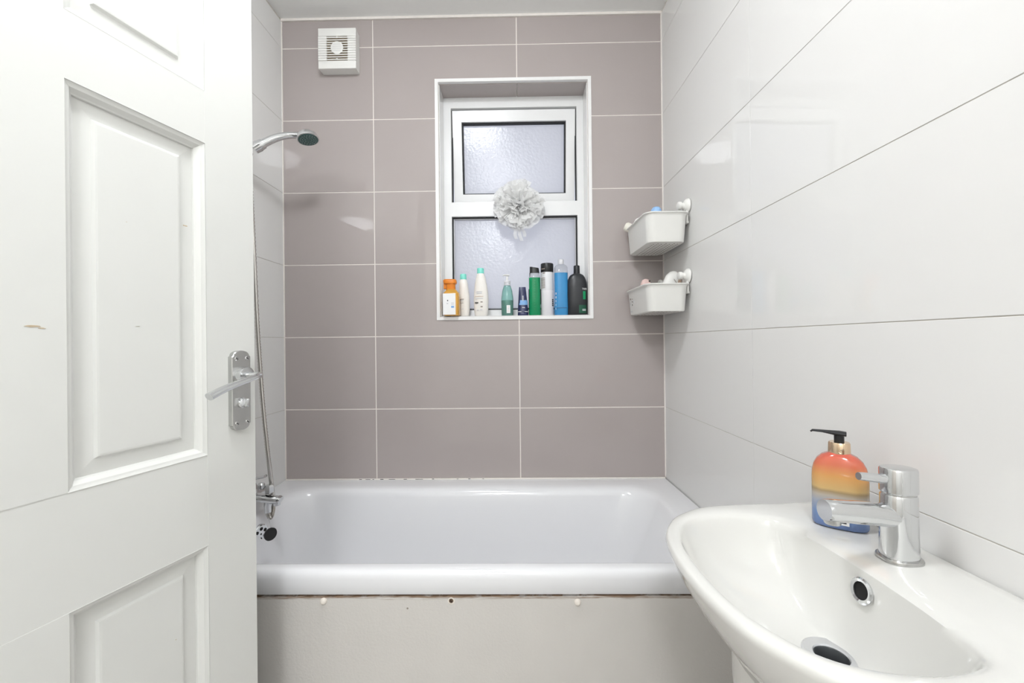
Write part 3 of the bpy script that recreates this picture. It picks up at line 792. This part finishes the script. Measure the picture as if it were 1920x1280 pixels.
xb = xf(loft_me([sq_ring(w, d, z, 2.2, 32, ox=z*.10+.004) for w, d, z in ((.0315, .0195, .06), (.0312, .0193, .085), (.0262, .0160, .107), (.017, .0105, .119), (.005, .0035, .1255))]), Matrix.Identity(4))
link('tan_side', xb, 'tan', t, rot=(0, .22, 0), smooth=60)
link('grey_line', tube_me([(.012, -.0226, .098), (.030, -.0215, .082)], .0009, 8), 'print_grey', t, rot=(0, .16, 0))
p = inb(bl, .110, .100, .0045)
t = thing('pink_puff', 'small rounded pink item showing over the rim of the lower basket', 'toiletry', tuple(p)); t.scale = (1, 1, 1.32)
link('body', loft_me([sq_ring(w, d, z, 2.3, 28) for w, d, z in ((.014, .012, 0), (.020, .016, .01), (.021, .017, .06), (.019, .016, .086), (.013, .011, .0965), (.004, .004, .100))]), 'pink', t, smooth=60)
box('dark_mark', .008, .014, -.013, -.0105, .0905, .094, 'print_dark', t)

# ------------------------------------------------------------------ bottles on the window sill
def px_span(xl, xr, ytop, Y):
    """centre x, half width and height of a thing that stands on the sill at depth Y"""
    a, b = at_y(xl, 590, Y), at_y(xr, 590, Y); c = at_y((xl+xr)/2, ytop, Y)
    return (a.x+b.x)/2, (b.x-a.x)/2, c.z-SILL
def zpx(x, y, Y): return at_y(x, y, Y).z-SILL
def bars(parent, items, Yf, mt_default='print_grey'):
    for (x, z, w, h, c) in items: box('print', x-w/2, x+w/2, Yf-.0006, Yf+.0002, z-h/2, z+h/2, c or mt_default, parent)
GRP = None
# 1 orange pump bottle, standing over the sill edge
Y = .004; cx, hw_, H = px_span(832.5, 862, 524, Y)
t = thing('pump_bottle', 'orange pump bottle with a wide white label on the sill edge', 'bottle', (cx, Y, SILL))
zs1, zs2 = zpx(846, 551, Y), zpx(846, 545, Y)
link('bottle_body', loft_me([sq_ring(w, d, z, 4.5, 40) for w, d, z in ((hw_*.86, .024, 0), (hw_*.97, .029, .003), (hw_, .030, .008), (hw_, .030, zs1), (hw_*.92, .027, zs1+.004), (hw_*.6, .018, zs2+.003), (hw_*.52, .016, zs2+.005))]), 'amber', t, smooth=40)
link('label', loft_me([[(-hw_*.96, -.0306, .004), (hw_*.62, -.0306, .004), (hw_*.62, -.0306, zs1-.001), (-hw_*.96, -.0306, zs1-.001)], [(-hw_*.96, -.029, .004), (hw_*.62, -.029, .004), (hw_*.62, -.029, zs1-.001), (-hw_*.96, -.029, zs1-.001)]]), 'label_white', t)
link('pump_collar', loft_me([sq_ring(w, w*.8, z, 3, 32, ox=-.003) for w, z in ((hw_*.52, zs2), (hw_*.60, zs2+.004), (hw_*.56, zs2+.022), (hw_*.66, H-.016))]), 'orange', t, smooth=40)
link('pump_head', loft_me([sq_ring(hw_*.80, .020, H-.018, 3, 32, ox=-.005), sq_ring(hw_*.86, .021, H-.012, 3, 32, ox=-.006), sq_ring(hw_*.84, .020, H-.003, 3, 32, ox=-.007), sq_ring(hw_*.75, .017, H, 3, 32, ox=-.007)]), 'orange', t, smooth=40)
box('pump_nozzle', -hw_*1.0, -hw_*.55, -.006, .006, H-.040, H-.014, 'orange', t, bev=.003)
bars(t, [(-.012, .062, .004, .005, 'print_dark'), (-.013, .050, .007, .004, 'print_pale'), (.008, .052, .012, .0025, 'print_pale'), (.008, .046, .012, .0025, 'print_pale'), (.008, .036, .012, .008, 'light_blue')], -.0306)

def lotion(xl, xr, ytop, cl, cr, cb, Y, label, marks):
    cx, hw_, H = px_span(xl, xr, ytop, Y)
    t = thing('lotion_bottle', label, 'bottle', (cx, Y, SILL))
    zc = zpx((cl+cr)/2, cb, Y); cw = (at_y(cr, 560, Y).x-at_y(cl, 560, Y).x)/2; co = at_y((cl+cr)/2, 560, Y).x-cx
    D_ = .020
    link('bottle_body', loft_me([sq_ring(w, d, z, 2.5, 40, ox=o) for w, d, z, o in ((hw_*.72, D_*.8, 0, 0), (hw_*.86, D_*.95, .004, 0), (hw_*.95, D_, zc*.18, 0), (hw_, D_, zc*.36, 0), (hw_*.95, D_, zc*.56, 0), (hw_*.82, D_*.95, zc*.75, co*.4), (cw*1.3, D_*.8, zc*.93, co*.8), (cw*1.02, cw*.9, zc*.99, co), (cw*.9, cw*.8, zc, co))]), 'white_bottle', t, smooth=45)
    link('cap', loft_me([sq_ring(cw, cw*.85, zc, 2.3, 28, ox=co), sq_ring(cw, cw*.85, H-.003, 2.3, 28, ox=co), sq_ring(cw*.9, cw*.75, H, 2.3, 28, ox=co)]), 'mint', t, smooth=40)
    bars(t, [(x*hw_, z*zc, w*hw_, h, c) for x, z, w, h, c in marks], -D_-.0006)
lotion(860, 881.5, 514, 863, 875, 524, .062, 'small white lotion bottle with mint cap beside the orange pump bottle', [(-.3, .46, .7, .003, 'print_grey'), (-.3, .42, .6, .002, 'print_pale'), (-.3, .36, .5, .002, 'print_grey'), (-.3, .20, .5, .002, 'print_pale')])
lotion(888.5, 916.5, 503, 895, 908, 513, .050, 'large white lotion bottle with mint cap and printed front', [(-.2, .57, .8, .002, 'print_pale'), (-.2, .535, .7, .004, 'print_pale'), (-.2, .46, 1.1, .0018, 'tan'), (-.2, .41, 1.0, .0022, 'print_pale'), (-.55, .31, .45, .005, 'print_dark'), (.1, .33, .28, .004, 'print_grey'), (.1, .22, .28, .005, 'print_grey'), (-.4, .14, .2, .003, 'print_pale'), (.05, .15, .3, .003, 'print_pale')])

# 4 teal pump bottle
Y = .055; cx, hw_, H = px_span(940, 963, 514, Y)
t = thing('pump_bottle', 'teal see-through pump bottle with white label and clear pump', 'bottle', (cx, Y, SILL))
zl, zn0, zn1 = zpx(951, 560, Y), zpx(951, 535, Y), zpx(951, 526, Y)
prof = [(hw_*.86, 0), (hw_*.95, .003), (hw_*.96, .02), (hw_, zl*.9), (hw_*.97, zl*1.05), (hw_*.80, zl+(zn0-zl)*.62), (hw_*.56, zn0-.003), (hw_*.5, zn0)]
link('bottle_body', lathe_me(prof, 36, 1, .72), 'teal_clear', t, smooth=50)
link('liquid', lathe_me([(hw_*.80, .003), (hw_*.88, .006), (hw_*.92, zl*.88), (hw_*.90, zl*.9)], 32, 1, .70), 'teal', t, smooth=40)
link('neck_ribs', lathe_me([(hw_*.54, zn0-.001), (hw_*.56, zn0+.004), (hw_*.50, zn0+.006), (hw_*.56, zn0+.009), (hw_*.50, zn0+.012), (hw_*.56, zn0+.015), (hw_*.52, zn1)], 24), 'clear_white', t, smooth=20)
link('pump', merge_me(lathe_me([(.0045, zn1-.001), (.0045, H-.009)], 16), tube_me([(.010, 0, H-.005), (0, 0, H-.004), (-.014, 0, H-.004), (-.019, 0, H-.007)], [.006, .007, .005, .003], 12, flat=.6)), 'plastic_white', t, smooth=45)
box('label', -.003, .013, -hw_*.72-.0012, -hw_*.72+.004, .012, .046, 'label_white', t, bev=.001)
bars(t, [(.005, .038, .006, .003, 'pink'), (.005, .030, .006, .003, 'print_pale'), (.005, .021, .006, .003, 'pink')], -hw_*.72-.0012)

# 5 navy tube on its cap
Y = .050; cx, hw_, H = px_span(970.5, 991, 538, Y)
t = thing('squeeze_tube', 'navy blue squeeze tube standing on its cap on the sill', 'tube', (cx, Y, SILL))
zc = .016
link('cap', loft_me([sq_ring(hw_*.96, .017, 0, 3, 32), sq_ring(hw_*.98, .018, .002, 3, 32), sq_ring(hw_*.96, .0175, zc-.002, 3, 32), sq_ring(hw_*.9, .016, zc, 3, 32)]), 'navy', t, smooth=40)
secs = []
for k in range(9):
    f = k/8; z = zc+(H-zc)*f; secs.append((hw_*(.98-.38*f), .0175*(1-f)**.7+.0012, z, .0035*f))
link('tube_body', loft_me([sq_ring(w, d, z, 2.6, 32, ox=-o*.6) for w, d, z, o in secs]), 'navy', t, smooth=45)
za, zb_ = zpx(981, 572, Y), zpx(981, 563, Y)
fw_ = lambda z: (hw_*(.98-.38*(z-zc)/(H-zc))+.0003, .0175*(1-(z-zc)/(H-zc))**.7+.0016)
link('stripe', loft_me([sq_ring(*fw_(za), za, 2.6, 32), sq_ring(*fw_(zb_), zb_, 2.6, 32)], False, False), 'light_blue', t, smooth=45)
link('cap_line', loft_me([sq_ring(hw_*1.0, .0183, zc, 3, 32), sq_ring(hw_*1.0, .0183, zc+.0035, 3, 32)], False, False), 'print_pale', t, smooth=45)
bars(t, [(0, H*.60, .004, .022, 'print_pale'), (.002, H*.28, .012, .004, 'print_pale')], -.0160)

# 6 green shower gel
Y = .045; cx, hw_, H = px_span(992, 1014, 500, Y)
t = thing('shower_gel_bottle', 'green shower gel bottle with slanted black cap', 'bottle', (cx, Y, SILL))
zg, zc = zpx(1003, 521, Y), zpx(1003, 512.5, Y)
link('gel', loft_me([sq_ring(w, d, z, 2.8, 36) for w, d, z in ((hw_*.93, .017, 0), (hw_, .019, .004), (hw_*.96, .018, zg*.45), (hw_*.98, .0185, zg))]), 'green', t, smooth=45)
link('clear_shoulder', loft_me([sq_ring(w, d, z, 2.8, 36) for w, d, z in ((hw_*.98, .0185, zg), (hw_*.92, .018, zg+.010), (hw_*.72, .0145, zc+.004))]), 'clear', t, smooth=45)
capv = sq_ring(hw_*.84, .0155, zc, 3, 32); capt = [(x*.92-.001, y*.92, H-.001-(x/hw_+.8)*.004) for x, y, z in sq_ring(hw_*.84, .0155, H, 3, 32)]
link('cap', loft_me([capv, capt]), 'black', t, smooth=40)
box('cap_flank', -hw_*.88, -hw_*.70, -.011, .011, zc-.016, zc+.002, 'black', t, bev=.002)
for k in range(12):
    z = zg*(.17+.068*k); box('embossed_mark', -.002-.0012*(k < 3), .002, -.0196, -.0178, z-.0011, z+.0011, 'green_print', t, bev=.0004, rot=(0, 0, 0))
for x in (-1, 1): box('back_label_edge', x*hw_*.99-.0012, x*hw_*.99+.0012, -.006, .012, zg*(.30 if x > 0 else .18), zg*.70, 'hole', t)

# 7 clear bottle with milky lotion and black cap
Y = .050; cx, hw_, H = px_span(1014.5, 1038.5, 494.5, Y)
t = thing('lotion_bottle', 'clear cylinder bottle half full of milky lotion, wide black cap', 'bottle', (cx, Y, SILL))
zl, zc = zpx(1026, 545, Y), zpx(1026, 511, Y)
link('lotion', lathe_me([(hw_*.92, 0), (hw_*.99, .003), (hw_*.99, zl)], 36), 'milk', t, smooth=40)
link('bottle_body', lathe_me([(hw_*.985, zl), (hw_*.985, zc-.003), (hw_*.93, zc)], 36), 'clear_white', t, smooth=40)
link('cap', lathe_me([(hw_*.97, zc), (hw_*1.0, zc+.002), (hw_*.99, H-.003), (hw_*.93, H)], 36), 'black', t, smooth=35)
def arc_marks(t, R, items, name='print'):
    for (ang, z, wa, h, c) in items:
        a0, a1 = math.radians(ang-wa/2), math.radians(ang+wa/2)
        pts = [a0+(a1-a0)*i/4 for i in range(5)]
        ring_ = lambda r, zz: [(r*math.sin(a), -r*math.cos(a), zz) for a in pts]
        lo = ring_(R+.0004, z-h/2); hi = ring_(R+.0004, z+h/2); n = 5
        li = ring_(R-.0004, z-h/2); hi2 = ring_(R-.0004, z+h/2)
        rings = [[lo[i], hi[i], hi2[i], li[i]] for i in range(5)]
        link(name, loft_me(rings), c, t)
arc_marks(t, hw_, [(-45, zl*1.85, 40, .004, 'print_grey'), (-35, zl*1.68, 24, .004, 'print_grey')] + [(-45, zl*(1.10+.055*k), 44, .0030, 'print_grey') for k in range(8)] + [(55, zl*.62-k*.008, 22, .006, 'print_dark') for k in range(4)])

# 8 blue gel bottle
Y = .045; cx, hw_, H = px_span(1039.5, 1065.5, 486.5, Y)
t = thing('shower_gel_bottle', 'tall clear bottle of bright blue gel with a clear cap', 'bottle', (cx, Y, SILL))
zl, zs_, zc = zpx(1052, 512, Y), zpx(1052, 500, Y), zpx(1052, 495.5, Y)
link('gel', loft_me([sq_ring(w, d, z, 2.9, 36) for w, d, z in ((hw_*.90, .018, 0), (hw_*.98, .020, .004), (hw_, .0205, .03), (hw_*.95, .0195, zl*.5), (hw_*.97, .020, zl))]), 'blue', t, smooth=45)
link('bottle_top', loft_me([sq_ring(w, d, z, 2.9, 36) for w, d, z in ((hw_*.97, .020, zl), (hw_*.95, .0195, zs_-.004), (hw_*.8, .017, zs_+.004), (hw_*.45, .0105, zc))]), 'clear', t, smooth=45)
link('cap', lathe_me([(hw_*.40, zc-.001), (hw_*.42, zc+.002), (hw_*.40, H-.002), (hw_*.34, H)], 24), 'clear_white', t, smooth=35)
bars(t, [(-hw_*.78, .028+.016*k, .004, .009, 'clear_white') for k in range(5)], -.0150)
bars(t, [(0, .031, hw_*1.5, .0016, 'navy')], -.0203)

# 9 charcoal bottle
Y = .044; cx, hw_, H = px_span(1066.5, 1104.5, 498, Y)
cx = min(cx, HX1-.0035-hw_)
t = thing('shampoo_bottle', 'large charcoal shampoo bottle with green printed label', 'bottle', (cx, Y, SILL))
zs_, zc = zpx(1085, 538, Y), zpx(1085, 514.5, Y)
prof = [(hw_*.93, .021, 0), (hw_*.99, .0235, .004), (hw_, .024, zs_*.5)] + [(hw_*(.32+.67*(1-(k/9)**2.3)**(1/1.9)), .011+.013*(1-(k/9)**2.3)**(1/1.9), zs_-.006+(zc+.004-zs_+.006)*k/9) for k in range(10)]
link('bottle_body', loft_me([sq_ring(w, d, z, 2.5, 44) for w, d, z in prof]), 'charcoal', t, smooth=50)
link('cap', lathe_me([(hw_*.31, zc-.002), (hw_*.315, zc+.002), (hw_*.30, H-.002), (hw_*.26, H)], 24), 'charcoal', t, smooth=35)
def face_y(x): return -.024*(1-abs(x/hw_)**2.5)**(1/2.5)
def patch(name, x0, x1, z0, z1, c):
    P = [x0+(x1-x0)*i/5 for i in range(6)]
    link(name, loft_me([[(x, face_y(x)-.0008, z0), (x, face_y(x)-.0008, z1), (x, face_y(x)+.0004, z1), (x, face_y(x)+.0004, z0)] for x in P]), c, t)
patch('label', hw_*.52, hw_*.80, .066, .100, 'green_print')
patch('label', hw_*.12, hw_*.86, .008, .042, 'dark_green')
patch('print', hw_*.45, hw_*.80, .022, .025, 'print_pale')
patch('print', hw_*.45, hw_*.80, .0175, .0205, 'print_pale')
fc = bpy.data.curves.new('lettering', 'FONT'); fc.body = 'TRES'; fc.size = .0105; fc.extrude = .0002; fc.align_x = 'CENTER'
fo = bpy.data.objects.new('lettering_tmp', fc); COL.objects.link(fo)
bpy.context.view_layer.update()
me = bpy.data.meshes.new_from_object(fo.evaluated_get(bpy.context.evaluated_depsgraph_get()))
bpy.data.objects.remove(fo)
link('lettering', me, 'label_white', t, (hw_*.66, face_y(hw_*.66)-.0012, .106), (PI/2, 0, math.radians(24)))

# ------------------------------------------------------------------ mesh puff hanging in front of the window
LP = at_y(973, 385, .030)
MT['puff'] = mat('puff_net', srgb(254, 254, 253), .8, var=.004, spec=.2)
nt = MT['puff'].node_tree; b = nt.nodes['Principled BSDF']
tl = nt.nodes.new('ShaderNodeBsdfTranslucent'); tl.inputs[0].default_value = (.99, .99, .99, 1)
ms = nt.nodes.new('ShaderNodeMixShader'); ms.inputs[0].default_value = .55
nt.links.new(b.outputs[0], ms.inputs[1]); nt.links.new(tl.outputs[0], ms.inputs[2]); nt.links.new(ms.outputs[0], nt.nodes['Material Output'].inputs[0])
puff = thing('bath_puff', 'white net bath puff hanging against the window transom', 'bath puff', LP)
vs, fs = [], []
rnd = random.Random(3)
for k in range(190):
    # a crumpled fan-shaped ruffle from the core outwards
    d = Vector((rnd.gauss(0, 1), rnd.gauss(0, 1), rnd.gauss(0, 1))).normalized()
    a = d.orthogonal().normalized(); a.rotate(Matrix.Rotation(rnd.random()*2*PI, 3, d)); c = d.cross(a)
    Rr = .086+.030*rnd.random(); wid = .026+.016*rnd.random(); ph_ = rnd.random()*6
    base = len(vs); nu, nv = 8, 4
    for i in range(nu):
        u = -1+2*i/(nu-1)
        for j in range(nv):
            v = j/(nv-1)
            rr_ = .03+(Rr-.03)*v
            p = d*rr_*(1-.10*abs(u)**1.5) + a*(u*wid*(.25+.75*v)) + c*(.010*math.sin(u*5+ph_)*v)
            p.y *= .52
            vs.append((p.x, p.y, p.z*.98))
    for i in range(nu-1):
        for j in range(nv-1):
            fs.append([base+i*nv+j, base+(i+1)*nv+j, base+(i+1)*nv+j+1, base+i*nv+j+1])
me = bpy.data.meshes.new('ruffles'); me.from_pydata(vs, [], fs)
o = link('ruffles', me, 'puff', puff, smooth=80)
tail = []
for (dx, l, ph_) in ((-.012, .135, 0), (.006, .150, 1), (.018, .120, 2)):
    rs = [[(dx+.006*math.sin(i*.9+ph_)-.007, .004*math.cos(i), -.06-l*.6*i/7), (dx+.006*math.sin(i*.9+ph_)+.007, .004*math.sin(i), -.06-l*.6*i/7)] for i in range(8)]
    tail.append(loft_me(rs, False, False, closed=False))
link('loose_strand', merge_me(*tail), 'puff', puff, smooth=80)
link('hanging_cord', tube_me([(0, .01, .06), (.002, .035, .085), (.0, .060, .060)], .0012, 6), 'plastic_white', puff)
